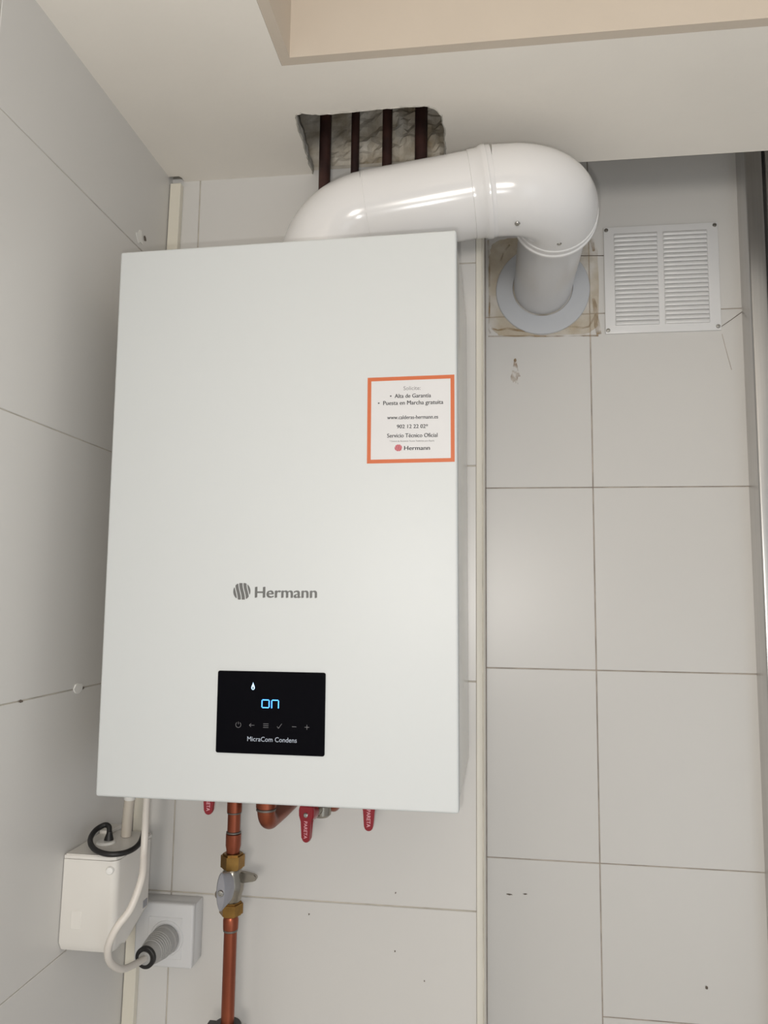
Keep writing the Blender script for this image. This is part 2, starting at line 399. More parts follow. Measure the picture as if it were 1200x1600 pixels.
pts = [(-0.10, -2.6), (-0.10, -0.016), (-0.049, -0.0165), (-0.046, -0.011), (-0.0465, 0.0)] + jag + [(XC, 0.0), (XC, 0.013), (2.0, 0.013), (2.0, -0.2416), (0.1764, -0.2416), (0.1764, -2.6)]
bm = NB()
vsb = [bm.verts.new((x, y, ZC)) for x, y in pts]; es = [bm.edges.new((vsb[i], vsb[(i + 1) % len(vsb)])) for i in range(len(vsb))]
bmesh.ops.triangle_fill(bm, edges=es, use_beauty=True)
r = bmesh.ops.extrude_face_region(bm, geom=list(bm.faces))
bmesh.ops.translate(bm, verts=[e for e in r['geom'] if isinstance(e, bmesh.types.BMVert)], vec=(0, 0, 0.013))
build('plaster_board', bm, M['paint'], sof)
# ragged plaster lip round the hole
bm = NB()
inner = [Vector((x, y, 0)) for x, y in jag]
cen = Vector((0.265, -0.07, 0)); rings = []
for v in inner:
    o_ = (v - cen).normalized(); w = random.uniform(0.0008, 0.0024)
    rings.append([bm.verts.new((v.x + o_.x * w, v.y + (0 if v.y > -0.001 else o_.y * w), ZC - 0.0002)), bm.verts.new((v.x + o_.x * w * 0.3, v.y + o_.y * w * 0.3 * (v.y < -0.001), ZC - 0.0010 - random.uniform(0, 0.0006))), bm.verts.new((v.x - o_.x * 0.0006, v.y - o_.y * 0.0006 * (v.y < -0.001), ZC + 0.004)), bm.verts.new((v.x - o_.x * 0.0004, v.y, ZC + 0.0135))])
for a, b in zip(rings, rings[1:]):
    for k in range(3): bm.faces.new([a[k], a[k + 1], b[k + 1], b[k]])
o = build('broken_edge', bm, M['plaster_core'], sof); o['label'] = 'ragged grey plaster edge of the hole'
build('upstand_front', box(NB(), 0.1768, 2.0, -0.2549, -0.2419, ZC, ZT), M['warm_lit'], sof)
build('upstand_side', box(NB(), 0.1767, 0.1897, -2.6, -0.2549, ZC, ZT), M['warm_lit'], sof)

# corner trim of the pier
bm = NB(); prof = []
for k in range(9):
    a = PI / 2 * k / 8; prof.append((XC + 0.0119 * math.sin(a) , 0.0119 - 0.0135 * math.cos(a)))
prof = [(XC + 0.0002, 0.011)] + prof
prism_z(bm, prof, ZF, ZC - 0.0005)
tr = build('trim_1', bm, M['trim'], None, autosmooth=0.6); tag(tr, 'ivory quarter-round corner trim beside the boiler', kind='structure')

# aluminium window at the right
wn = thing('window_1', (1.1, YR, ZF), 'brushed aluminium framed window at the right edge', None, kind='structure')
bm = NB(); box(bm, 0.852, 0.8795, 0.180, YR + 0.05, ZF, ZT, 0.004, 3); build('frame', bm, M['alu'], wn, autosmooth=0.5)
build('gasket', box(NB(), 0.8795, 0.8845, 0.186, YR + 0.04, ZF, ZT), M['dark'], wn)
bm = NB(); box(bm, 0.8845, 0.935, 0.183, YR + 0.04, ZF, ZT, 0.003, 2); build('sash', bm, M['alu'], wn, autosmooth=0.5)
build('pane', box(NB(), 0.935, 1.9, 0.212, 0.218, ZF, ZT), M['glass'], wn)

# ------------------------------------------------------------------ boiler
BO = (0.20187, -0.00654, 0.0)
boiler = thing('wall_boiler', BO, 'large white wall-hung boiler with a black control display', 'boiler', rot=(0, -0.005955, -0.021996), local=True)
BW, BH, BD = 0.3998, 0.6275, 0.2655
h = BW / 2
bm = NB(); box(bm, -h + 0.0016, h - 0.0016, -BD + 0.018, -0.0035, 0.004, BH - 0.0025, 0.002, 2); build('casing', bm, M['boiler_side'], boiler, autosmooth=0.5)
bm = NB(); box(bm, -h, h, -BD, -BD + 0.0172, 0, BH, 0.0030, 4); build('front_panel', bm, M['boiler'], boiler, autosmooth=0.6)
build('underside_plate', box(NB(), -h + 0.008, h - 0.008, -BD + 0.03, -0.012, 0.0015, 0.0039), M['boiler_steel'], boiler)
for sx in (-0.13, 0.02):
    bm = NB(); lathe(bm, [(0, 0.007), (0.003, 0.007), (0.005, 0.004)], (sx, -0.10, BH - 0.0025), (0, 0, 1), 20); build('top_plug', bm, M['pvc_grey'], boiler, autosmooth=0.6)
YF = -BD
# round striped emblem
def emblem(cx, cz, r, y, m, parent, name='emblem', dep=0.00008):
    bm = NB(); tilt = 0.16
    cuts = [(-1.0, -0.72), (-0.62, -0.26), (-0.16, 0.22), (0.32, 0.68), (0.78, 1.0)]
    for a, b in cuts:
        L = []; Rr = []
        for k in range(25):
            z = -1 + 2 * k / 24; lim = math.sqrt(max(0, 1 - z * z)); sh = -tilt * math.sin(z * 1.9)
            l = max(-lim, a + sh if a > -0.99 else -9); rr = min(lim, b + sh if b < 0.99 else 9)
            if rr - l > 0.02: L.append((cx + l * r, cz + z * r)); Rr.append((cx + rr * r, cz + z * r))
        for i in range(len(L) - 1):
            bm.faces.new([bm.verts.new((q[0], y - dep, q[1])) for q in (L[i], Rr[i], Rr[i + 1], L[i + 1])])
    bmesh.ops.remove_doubles(bm, verts=bm.verts, dist=1e-6)
    r_ = bmesh.ops.extrude_face_region(bm, geom=list(bm.faces))
    bmesh.ops.translate(bm, verts=[e for e in r_['geom'] if isinstance(e, bmesh.types.BMVert)], vec=(0, dep * 0.8, 0))
    return build(name, bm, m, parent)
emblem(-0.0376, 0.2256, 0.0099, YF, M['logo'], boiler)
build('lettering', text_bm('Hermann', -0.0227, 0.0465, 0.2187, YF - 0.00002, height=0.0120, bold=0.055), M['logo'], boiler)

# control display
bm = NB(); rc = 0.0022; pts = []
for cx_, cz_, a0 in ((0.0585 - rc, 0.1394 - rc, 0), (-0.0618 + rc, 0.1394 - rc, 90), (-0.0618 + rc, 0.0524 + rc, 180), (0.0585 - rc, 0.0524 + rc, 270)):
    for k in range(6): a_ = math.radians(a0 + 18 * k); pts.append((cx_ + rc * math.cos(a_), cz_ + rc * math.sin(a_)))
prism(bm, pts, YF - 0.0012, YF + 0.0005)
disp = build('control_display', bm, M['screen'], boiler); disp['label'] = 'black glass control display reading on'
YD = YF - 0.0012
def bars(name, segs, w, m, y=YD, dep=0.00008):
    bm = NB()
    for (x0, z0), (x1, z1) in segs:
        a = Vector((x0, 0, z0)); b = Vector((x1, 0, z1)); t = (b - a).normalized(); nr = Vector((-t.z, 0, t.x)) * w / 2
        prism(bm, [((a + nr).x, (a + nr).z), ((b + nr).x, (b + nr).z), ((b - nr).x, (b - nr).z), ((a - nr).x, (a - nr).z)], y - dep, y + 0.00002)
    return build(name, bm, m, disp)
o0, o1, z0, z1, q = -0.0112, -0.0032, 0.1012, 0.1093, 0.0004
bars('display_digit', [((o0 + q, z0), (o1 - q, z0)), ((o0 + q, z1), (o1 - q, z1)), ((o0, z0 + q), (o0, z1 - q)), ((o1, z0 + q), (o1, z1 - q))], 0.0011, M['led'])
n0, n1 = -0.0003, 0.0072
bars('display_digit', [((n0 + q, z1), (n1 - q, z1)), ((n0, z0 - 0.0004), (n0, z1 - q)), ((n1, z0 - 0.0004), (n1, z1 - q))], 0.0011, M['led'])
fl = [(0, 0.0042), (0.0007, 0.0020), (0.0017, -0.0003), (0.0019, -0.0022), (0.0010, -0.0036), (0, -0.0039)]
fl = fl + [(-x, z) for x, z in reversed(fl[1:-1])]
inn = [(x * 0.42, z * 0.50 - 0.0013) for x, z in fl]
bm = NB(); n = len(fl); fx, fz = -0.0216, 0.1235
A_ = [bm.verts.new((fx + x, YD - 0.00008, fz + z)) for x, z in fl]; B_ = [bm.verts.new((fx + x, YD - 0.00008, fz + z)) for x, z in inn]
for i in range(n): bm.faces.new([A_[i], A_[(i + 1) % n], B_[(i + 1) % n], B_[i]])
r_ = bmesh.ops.extrude_face_region(bm, geom=list(bm.faces)); bmesh.ops.translate(bm, verts=[e for e in r_['geom'] if isinstance(e, bmesh.types.BMVert)], vec=(0, 0.0001, 0))
build('flame_symbol', bm, M['led_pale'], disp)
zi = 0.0823; wi = 0.00042
arc = [(-0.0371 + 0.0029 * math.cos(a), zi + 0.0029 * math.sin(a)) for a in [math.radians(125 + 290 * k / 16) for k in range(17)]]
bars('power_symbol', list(zip(arc, arc[1:])) + [((-0.0371, zi + 0.0005), (-0.0371, zi + 0.0032))], wi, M['icon'])
bars('back_symbol', [((-0.0248, zi), (-0.0192, zi)), ((-0.0248, zi), (-0.0228, zi + 0.0018)), ((-0.0248, zi), (-0.0228, zi - 0.0018))], wi, M['icon'])
bars('menu_symbol', [((-0.0092, zi + d), (-0.0034, zi + d)) for d in (-0.0019, 0, 0.0019)], wi, M['icon'])
bars('confirm_symbol', [((0.0062, zi - 0.0004), (0.0077, zi - 0.0025)), ((0.0077, zi - 0.0025), (0.0113, zi + 0.0025))], wi, M['icon'])
bars('minus_symbol', [((0.0226, zi - 0.0002), (0.0274, zi - 0.0002))], wi * 1.2, M['icon'])
bars('plus_symbol', [((0.0365, zi - 0.0003), (0.0415, zi - 0.0003)), ((0.0390, zi - 0.0028), (0.0390, zi + 0.0022))], wi * 1.2, M['icon'])
build('lettering', text_bm('MicraCom Condens', -0.0266, 0.0281, 0.0656, YD, height=0.0050, bold=0.0), M['model_text'], disp)

# warranty sticker
sx0, sx1, sz0, sz1 = 0.1011, 0.1970, 0.3653, 0.4616
st = build('sticker', box(NB(), sx0, sx1, YF - 0.00015, YF, sz0, sz1), M['sticker'], boiler); st['label'] = 'square white warranty sticker with an orange border'
bm = NB(); bw = 0.0042
for b_ in ((sx0, sx1, sz1 - bw, sz1), (sx0, sx1, sz0, sz0 + bw), (sx0, sx0 + bw, sz0 + bw, sz1 - bw), (sx1 - bw, sx1, sz0 + bw, sz1 - bw)):
    box(bm, b_[0], b_[1], YF - 0.00025, YF - 0.0001, b_[2], b_[3])
build('orange_border', bm, M['orange'], st)
YS = YF - 0.00015
for txt, x0, x1, zb, hgt, bold, m in [
        ('Solicite:', 0.1412, 0.1600, 0.4462, 0.0044, 0.0, 'ink_grey'),
        ('\u2022  Alta de Garant\u00eda', 0.1262, 0.1712, 0.4378, 0.0045, 0.05, 'ink'),
        ('\u2022  Puesta en Marcha gratuita', 0.1128, 0.1846, 0.4302, 0.0046, 0.05, 'ink'),
        ('www.calderas-hermann.es', 0.1232, 0.1790, 0.4140, 0.0042, 0.045, 'ink'),
        ('902 12 22 02*', 0.1339, 0.1680, 0.4036, 0.0042, 0.05, 'ink'),
        ('Servicio T\u00e9cnico Oficial', 0.1232, 0.1783, 0.3936, 0.0045, 0.05, 'ink'),
        ('* Central de Asistencia T\u00e9cnica Telef\u00f3nica para Espa\u00f1a', 0.1260, 0.1750, 0.3888, 0.0016, 0.0, 'ink'),
        ('Hermann', 0.1420, 0.1700, 0.3793, 0.0046, 0.05, 'ink')]:
    build('lettering', text_bm(txt, x0, x1, zb, YS, height=hgt, bold=bold, tilt=-0.012), M[m], st)
emblem(0.1358, 0.3820, 0.0040, YS, M['logo_red'], st)

# ------------------------------------------------------------------ flue
FY = -0.105
flue = thing('flue_pipe', (0.1975, FY, BH), 'thick white flue pipe from the boiler top into the wall', 'flue pipe')
R0 = 0.0555
dirv = Vector((1, 0, 0.130)).normalized()
# bend over the boiler: vertical then along dirv
bend = []; A0 = Vector((0.1975, FY, 0.666)); nseg = 16; Rb = 0.078
ang = PI / 2 - math.atan(0.130)
for k in range(nseg + 1):
    t = ang * k / nseg; bend.append(A0 + Vector((Rb * (1 - math.cos(t)), 0, Rb * math.sin(t))))
Bend_end = bend[-1]
bm = NB(); tube(bm, [(0.1975, FY, 0.626), (0.1975, FY, 0.640), (0.1975, FY, 0.655)] + bend, R0 - 0.0006, 40); build('lower_elbow', bm, M['pvc'], flue, autosmooth=0.7)
x_end = 0.4215
P_end = Bend_end + dirv * ((x_end - Bend_end.x) / dirv.x)
print('flue', Bend_end, P_end)
bm = NB(); tube(bm, [Bend_end - dirv * 0.001, Bend_end + dirv * 0.0012, Bend_end + dirv * 0.0015, P_end], [R0 - 0.0004, R0 - 0.0004, R0 + 0.0001, R0 + 0.0004], 40); build('straight_section', bm, M['pvc'], flue, autosmooth=0.7)
bm = NB(); lathe(bm, [(-0.0165, R0 + 0.0002), (-0.016, R0 + 0.0012), (-0.004, R0 + 0.0016), (0.0, R0 + 0.0036), (0.0015, R0 + 0.0042), (0.0065, R0 + 0.0044), (0.008, R0 + 0.0032), (0.010, R0 + 0.0030), (0.0125, R0 + 0.0030), (0.0135, R0 + 0.0023)], P_end, dirv, 48); build('socket_collar', bm, M['pvc'], flue, autosmooth=0.7)
# bend turning into the wall
WX, WZ = 0.5225, 0.7645
RB = 0.066; Cc = Vector((WX - RB, FY + RB, 0)); el = []
S0 = P_end + dirv * 0.011
for k in range(25):
    t = PI / 2 * k / 24; el.append(Vector((Cc.x + RB * math.sin(t), Cc.y - RB * math.cos(t), 0)))
zs_ = S0.z
for i, v in enumerate(el): v.z = zs_ + (WZ - zs_) * (1 - (1 - i / 24) ** 2)
lead = [S0 + (el[0] - S0) * t for t in (0, 0.35, 0.7)]
bm = NB(); tube(bm, lead + el + [Vector((WX, el[-1].y + 0.004, WZ))], R0 + 0.0022, 48); build('wall_elbow', bm, M['pvc'], flue, autosmooth=0.7)
ye = el[-1].y + 0.002
bm = NB(); lathe(bm, [(-0.004, R0 + 0.0025), (-0.003, R0 + 0.0036), (0.000, R0 + 0.0038), (0.0015, R0 + 0.0024), (0.009, R0 + 0.0024), (0.0105, R0 + 0.0044), (0.0145, R0 + 0.0044), (0.016, R0 + 0.002), (0.0165, 0.0508), (0.012, 0.0506)], (WX, ye, WZ), (0, 1, 0), 56); build('elbow_lip', bm, M['pvc'], flue, autosmooth=0.6)
bm = NB(); tube(bm, [(WX, ye + 0.01, WZ), (WX, 0.02, WZ), (WX, 0.12, WZ), (WX, YR - 0.001, WZ)], 0.0497, 48); build('wall_section', bm, M['pvc_grey'], flue, autosmooth=0.7)
def screw(parent, loc, axis, r, name='screw'):
    bm = NB(); lathe(bm, [(0, r), (r * 0.25, r), (r * 0.55, r * 0.8), (r * 0.62, r * 0.42), (r * 0.35, r * 0.36), (r * 0.30, 0.0)], loc, axis, 14); return build(name, bm, M['screw'], parent, autosmooth=0.5)
a_ = math.radians(252); nrm = Vector((0, math.cos(a_), math.sin(a_)))
screw(flue, Vector((0.4655, FY, WZ - 0.0005)) + nrm * (R0 + 0.0019), nrm, 0.0036)
a_ = math.radians(272); nrm = Vector((math.cos(a_), 0, math.sin(a_)))
screw(flue, Vector((WX, -0.062, WZ)) + nrm * (R0 + 0.0006), nrm + Vector((0, -0.5, 0)), 0.0036)
# grey rosette
bm = NB(); rings = []
for d, r_, dz in ((0, 0.0522, -0.0012), (0.0015, 0.0512, -0.0012), (0.0035, 0.0522, -0.0012), (0.004, 0.060, -0.003), (0.0035, 0.074, -0.0048), (0.002, 0.0798, -0.005), (0, 0.0808, -0.005)):
    rings.append([bm.verts.new((WX + r_ * math.cos(2 * PI * k / 64), YR - 0.0008 - d, WZ + dz + r_ * math.sin(2 * PI * k / 64))) for k in range(64)])
for a, b in zip(rings, rings[1:] + rings[:1]):
    for k in range(64): bm.faces.new([a[k], a[(k + 1) % 64], b[(k + 1) % 64], b[k]])
ro = build('wall_rosette', bm, M['rosette'], None, autosmooth=0.8); tag(ro, 'flat grey rubber ring round the flue where it enters the wall', 'rosette')

# ------------------------------------------------------------------ vent grille
gx0, gx1, gz0, gz1 = 0.6275, 0.8175, 0.6755, 0.8665
vg = thing('vent_grille', ((gx0 + gx1) / 2, YR, gz0), 'square white louvred vent grille right of the flue', 'vent grille')
bm = NB(); box(bm, gx0, gx1, YR - 0.0042, YR - 0.0006, gz0, gz1, 0.0012, 2); build('plate', bm, M['grille'], vg, autosmooth=0.5)
nsl = 21; zlo, zhi = gz0 + 0.0135, gz1 - 0.0125; pitch = (zhi - zlo) / nsl
def slat_mesh(w):
    bm = NB(); hh = pitch * 1.0; d = 0.0027; e = 0.0028
    prof = [(0.0, 0.0), (-d * 0.55, hh * 0.12), (-d, hh * 0.30), (-d * 0.94, hh * 0.48), (-d * 0.45, hh * 0.80), (0.0, hh)]   # (y, z)
    cols = []
    for x, s in ((0, 0.02), (e * 0.45, 0.62), (e, 1.0), (w - e, 1.0), (w - e * 0.45, 0.62), (w, 0.02)):
        cols.append([bm.verts.new((x, y * s, z)) for y, z in prof])
    for a, b in zip(cols, cols[1:]):
        for k in range(len(prof) - 1): bm.faces.new([a[k], b[k], b[k + 1], a[k + 1]])
        bm.faces.new([a[-1], b[-1], b[0], a[0]])
    bm.faces.new(cols[0]); bm.faces.new(list(reversed(cols[-1])))
    bmesh.ops.recalc_face_normals(bm, faces=bm.faces)
    for f in bm.faces: f.smooth = True
    me = bpy.data.meshes.new('slat'); bm.to_mesh(me); bm.free(); me.materials.append(M['grille']); return me
sw = 0.0735; sm = slat_mesh(sw); og = ORG['vent_grille']
for x in (gx0 + 0.0165, gx0 + 0.0985):
    for k in range(nsl):
        s_ = bpy.data.objects.new('slat', sm); C.objects.link(s_); s_.parent = vg
        s_.location = Vector((x, YR - 0.0041, zlo + k * pitch)) - og
for x, z in ((gx0 + 0.0045, gz0 + 0.0055), (gx0 + 0.0045, gz1 - 0.0055), (gx1 - 0.0055, gz0 + 0.0065), (gx1 - 0.0055, gz1 - 0.0055)):
    screw(vg, (x, YR - 0.0040, z), (0, -1, 0), 0.0036)

# ------------------------------------------------------------------ copper pipes rising into the ceiling hole
for x, r, lab in ((0.1866, 0.0087, 'dark copper pipe in the ceiling hole, leftmost of four'), (0.2322, 0.0061, 'thinnest dark copper pipe in the ceiling hole, second from the left'),
                  (0.2802, 0.0073, 'dark copper pipe in the ceiling hole, third from the left'), (0.3304, 0.0092, 'dark copper pipe in the ceiling hole, rightmost of four')):
    bm = NB(); tube(bm, [(x, -0.035, BH + 0.0006), (x, -0.035, BH + 0.05), (x, -0.035, 0.9), (x, -0.035, ZT - 0.002)], r, 18)
    lathe(bm, [(0, r + 0.0012), (0.018, r + 0.0012), (0.019, r)], (x, -0.035, 0.70), (0, 0, 1), 18)
    o = build('riser_pipe', bm, M['copper_dark'], None, autosmooth=0.7); tag(o, lab, 'pipe', 'copper pipes through the ceiling hole')

# ------------------------------------------------------------------ cable duct in the corner
bm = NB(); box(bm, XL + 0.0012, XL + 0.0185, -0.0125, -0.0008, ZF, 0.8600, 0.0008, 1); shear_left(bm)
du = build('cable_duct', bm, M['duct'], None); tag(du, 'narrow ivory cable duct running up the wall corner', 'cable duct')

# ------------------------------------------------------------------ gas pipe with valve
GX, GY = 0.0945, -0.08
gas = thing('gas_pipe', (GX, GY, -0.62), 'vertical copper gas pipe with a grey-handled valve below the boiler', 'pipe')
r = 0.0084
def pc(name, prof, m, parent=gas, x=GX, y=GY, n=24): return build(name, lathe(NB(), prof, (x, y, 0), (0, 0, 1), n), m, parent, autosmooth=0.6)
pc('upper_pipe', [(-0.113, r), (-0.0005, r)], M['copper'])
pc('coupling', [(-0.062, r + 0.0001), (-0.0615, r + 0.0013), (-0.02, r + 0.0013), (-0.0195, r)], M['copper'])
pc('solder_ring', [(-0.0640, r + 0.0002), (-0.0632, r + 0.0010), (-0.0622, r + 0.0010), (-0.0618, r + 0.0002)], M['solder'])
pc('coupling', [(-0.113, r + 0.0002), (-0.1085, r + 0.0006), (-0.104, r + 0.0016), (-0.0895, r + 0.0016), (-0.089, r)], M['copper'])
pc('solder_ring', [(-0.0890, r + 0.0002), (-0.0882, r + 0.0013), (-0.0868, r + 0.0013), (-0.0860, r + 0.0002)], M['solder'])
def hexnut(z0, z1, R, m, parent, cx=GX, cy=GY, rot=0.3):
    bm = NB(); pts = [(cx + R * math.cos(rot + k * PI / 3), cy + R * math.sin(rot + k * PI / 3)) for k in range(6)]
    prism_z(bm, pts, z0, z1); es = [e for e in bm.edges if abs(e.verts[0].co.z - e.verts[1].co.z) < 1e-6]
    bmesh.ops.bevel(bm, geom=es, offset=R * 0.14, segments=2, affect='EDGES'); return build('hex_nut', bm, m, parent)
hexnut(-0.1330, -0.1135, 0.0155, M['brass'], gas)
hexnut(-0.1905, -0.1735, 0.0155, M['brass'], gas, rot=0.1)
vb = pc('valve_body', [(-0.175, 0.0105), (-0.172, 0.0125), (-0.166, 0.0130), (-0.160, 0.0150), (-0.153, 0.0158), (-0.146, 0.0150), (-0.140, 0.0130), (-0.136, 0.0125), (-0.1325, 0.0105)], M['chrome'])
bm = NB(); lathe(bm, [(0, 0.0090), (0.014, 0.0082), (0.016, 0.0066), (0.025, 0.0062), (0.026, 0.003)], (GX - 0.001, GY - 0.012, -0.153), (-0.12, -1, 0.0), 24); build('stem', bm, M['chrome'], vb, autosmooth=0.6)
# butterfly handle: pointed oval blade standing upright in front of the body
bm = NB(); a = []; b = []; hx, hz = 0.0945, -0.1475
out = []
for k in range(28):
    t = 2 * PI * k / 28; z = 0.0235 * math.sin(t); w = 0.0078 * math.copysign(abs(math.cos(t)) ** 1.15, math.cos(t)); out.append((w, z))
mid = [bm.verts.new((hx + w * 0.80, -0.122 + 0.0, hz + z)) for w, z in out]
bk = [bm.verts.new((hx + 0.0035 + w * 1.05, -0.106, hz + z * 0.80)) for w, z in out]
inn_ = [bm.verts.new((hx + w * 0.62, -0.1235, hz + z * 0.93)) for w, z in out]
for k in range(28):
    j = (k + 1) % 28
    bm.faces.new([mid[k], mid[j], bk[j], bk[k]]); bm.faces.new([inn_[k], inn_[j], mid[j], mid[k]])
bm.faces.new(inn_); bm.faces.new(list(reversed(bk)))
hd = build('valve_handle', bm, M['zinc'], vb, autosmooth=0.5)
screw(vb, (hx + 0.0003, -0.1235, hz - 0.001), (0, -1, 0), 0.0042)
bm = NB(); pts = [(0.0, -0.0075), (0.008, -0.0072), (0.021, -0.0045)] + [(0.021 + 0.0045 * math.sin(t), -0.0045 * math.cos(t)) for t in [PI * k / 8 for k in range(1, 8)]] + [(0.021, 0.0045), (0.008, 0.0072), (0.0, 0.0075)]
prism(bm, [(GX + 0.008 + x, -0.143 + z * 0.9) for x, z in pts], -0.083, -0.076)
bmesh.ops.bevel(bm, geom=list(bm.edges), offset=0.0008, segments=1, affect='EDGES')
build('locking_lug', bm, M['chrome'], vb)
pc('lower_pipe', [(-0.62, r), (-0.19, r)], M['copper'])
pc('coupling', [(-0.2085, r + 0.0001), (-0.2075, r + 0.0013), (-0.1960, r + 0.0016), (-0.1925, r + 0.0004)], M['copper'])
pc('solder_ring', [(-0.2110, r + 0.0001), (-0.2100, r + 0.0010), (-0.2082, r + 0.0010), (-0.2075, r + 0.0002)], M['solder'])
cl = thing('pipe_clamp', (GX, GY, -0.375), 'black clamp round the copper gas pipe at the lower edge', 'pipe clamp')
bm = NB(); lathe(bm, [(0, r + 0.0003), (0, 0.0165), (0.002, 0.018), (0.050, 0.018), (0.052, 0.0165), (0.052, r + 0.0003)], (GX, GY, -0.3745), (0, 0, 1), 32, caps=False); build('ring', bm, M['clamp'], cl, autosmooth=0.6)
bm = NB(); tube(bm, [(GX, GY + 0.0165, -0.366), (GX, -0.0008, -0.366)], 0.0025, 14); build('stud', bm, M['screw'], cl, autosmooth=0.6)
bm = NB(); box(bm, GX - 0.026, GX - 0.016, GY - 0.006, GY + 0.006, -0.334, -0.323, 0.001, 1); build('ear', bm, M['clamp'], cl)

# ------------------------------------------------------------------ return pipe elbow under the boiler
rp = thing('return_pipe', (0.1485, -0.12, -0.07), 'short thick copper elbow pipe turning to the wall beneath the boiler', 'pipe')
RX, RY, rr = 0.1487, -0.12, 0.0113
bm = NB(); path = [(RX, RY, -0.0005), (RX, RY, -0.02), (RX, RY, -0.044)]
for k in range(1, 13):
    t = PI / 2 * k / 12; path.append((RX + 0.001 * k / 12, RY + 0.019 * (1 - math.cos(t)), -0.044 - 0.019 * math.sin(t)))
path += [(RX + 0.004, -0.06, -0.062), (RX + 0.006, -0.0008, -0.061)]
tube(bm, path, rr, 24); build('elbow', bm, M['copper'], rp, autosmooth=0.7)
bm = NB(); lathe(bm, [(0, rr + 0.0001), (0.0006, rr + 0.0011), (0.0026, rr + 0.0011), (0.0034, rr + 0.0001)], (RX, RY, -0.0475), (0, 0, 1), 28); build('solder_ring', bm, M['solder'], rp, autosmooth=0.7)
bm = NB(); lathe(bm, [(0, rr), (0.0005, rr + 0.0014), (0.040, rr + 0.0014), (0.0405, rr)], (RX, RY, -0.0435), (0, 0, 1), 28); build('coupling', bm, M['copper'], rp, autosmooth=0.7)

# ------------------------------------------------------------------ red lever valves
def lever_valve(x, y, ztip, label, rotz=0.0, full=False):
    t = thing('isolation_valve', (x, y + 0.03, ztip), label, 'valve', 'red lever valves under the boiler')
    zp = ztip + 0.0330                          # pivot height
    Mz = Matrix.Translation((x, y, 0)) @ Matrix.Rotation(rotz, 4, 'Z') @ Matrix.Translation((-x, -y, 0))
    def fin(bm): bmesh.ops.transform(bm, matrix=Mz, verts=bm.verts); return bm
    bm = NB(); pts = []
    for k in range(9): a_ = PI + PI * k / 8; pts.append((x + 0.0056 * math.cos(a_), ztip + 0.0056 + 0.0056 * math.sin(a_)))
    pts += [(x + 0.0062, zp - 0.0085), (x + 0.0100, zp - 0.003), (x + 0.0104, zp + 0.006), (x + 0.0085, zp + 0.0105), (x - 0.0085, zp + 0.0105), (x - 0.0104, zp + 0.006), (x - 0.0100, zp - 0.003), (x - 0.0062, zp - 0.0085)]
    prism(bm, pts, y - 0.0025, y + 0.0035); bmesh.ops.bevel(bm, geom=[e for e in bm.edges], offset=0.0009, segments=2, affect='EDGES')
    lev = build('lever', fin(bm), M['red'], t, autosmooth=0.5)
    bm = NB(); lathe(bm, [(0, 0.0098), (0.010, 0.0104), (0.013, 0.0090)], (x, y + 0.0030, zp + 0.001), (0, 1, 0), 24); build('hub', fin(bm), M['red'], t, autosmooth=0.5)
    bm = text_bm('PARETA', 0, 0.0205, 0, 0, height=0.0046, bold=0.01, depth=0.0001)
    for v in bm.verts:                          # turn the lettering so that it reads downwards
        px, pz = v.co.x, v.co.z; v.co = Vector((x - 0.0023 + pz, y - 0.0025 + v.co.y, zp - 0.0075 - px))
    build('lettering', fin(bm), M['red_print'], lev)
    bm = NB(); lathe(bm, [(0, 0.0030), (0.0012, 0.0030), (0.0020, 0.0020), (0.0021, 0.0)], (x, y - 0.0025, zp), (0, -1, 0), 14); build('screw', fin(bm), M['screw'], t, autosmooth=0.5)
    bm = NB(); lathe(bm, [(0, 0.006), (0.004, 0.0075), (0.018, 0.0075)], (x, y + 0.015, zp), (0, 1, 0), 20); build('stem', fin(bm), M['chrome'], t, autosmooth=0.5)
    bm = NB(); lathe(bm, [(-0.012, 0.0095), (-0.009, 0.0125), (0.002, 0.0135), (0.006, 0.011), (0.012, 0.0105), (-0.001 - zp, 0.0105)] , (x, y + 0.040, zp), (0, 0, 1), 24); build('valve_body', fin(bm), M['chrome'], t, autosmooth=0.6)
    return t
lever_valve(0.2035, -0.130, -0.0800, 'red lever valve seen whole, between the copper elbow and the right lever', rotz=-0.25)
lever_valve(0.0775, -0.130, -0.0530, 'tip of a red lever under the boiler left of the gas pipe')
lever_valve(0.2810, -0.130, -0.0625, 'tip of a red lever under the boiler, rightmost of three')
# copper tail of the whole valve
bm = NB(); path = [(0.2265, -0.088, -0.0008), (0.2265, -0.088, -0.034)]
for k in range(1, 9):
    t = PI / 2 * k / 8; path.append((0.2265 , -0.088 + 0.014 * (1 - math.cos(t)), -0.034 - 0.014 * math.sin(t)))
path += [(0.2265, -0.0008, -0.048)]
bm = tube(bm, path, 0.0085, 20); o = build('supply_elbow', bm, M['copper'], None, autosmooth=0.7); tag(o, 'copper elbow peeping out right of the red lever valve', 'pipe')

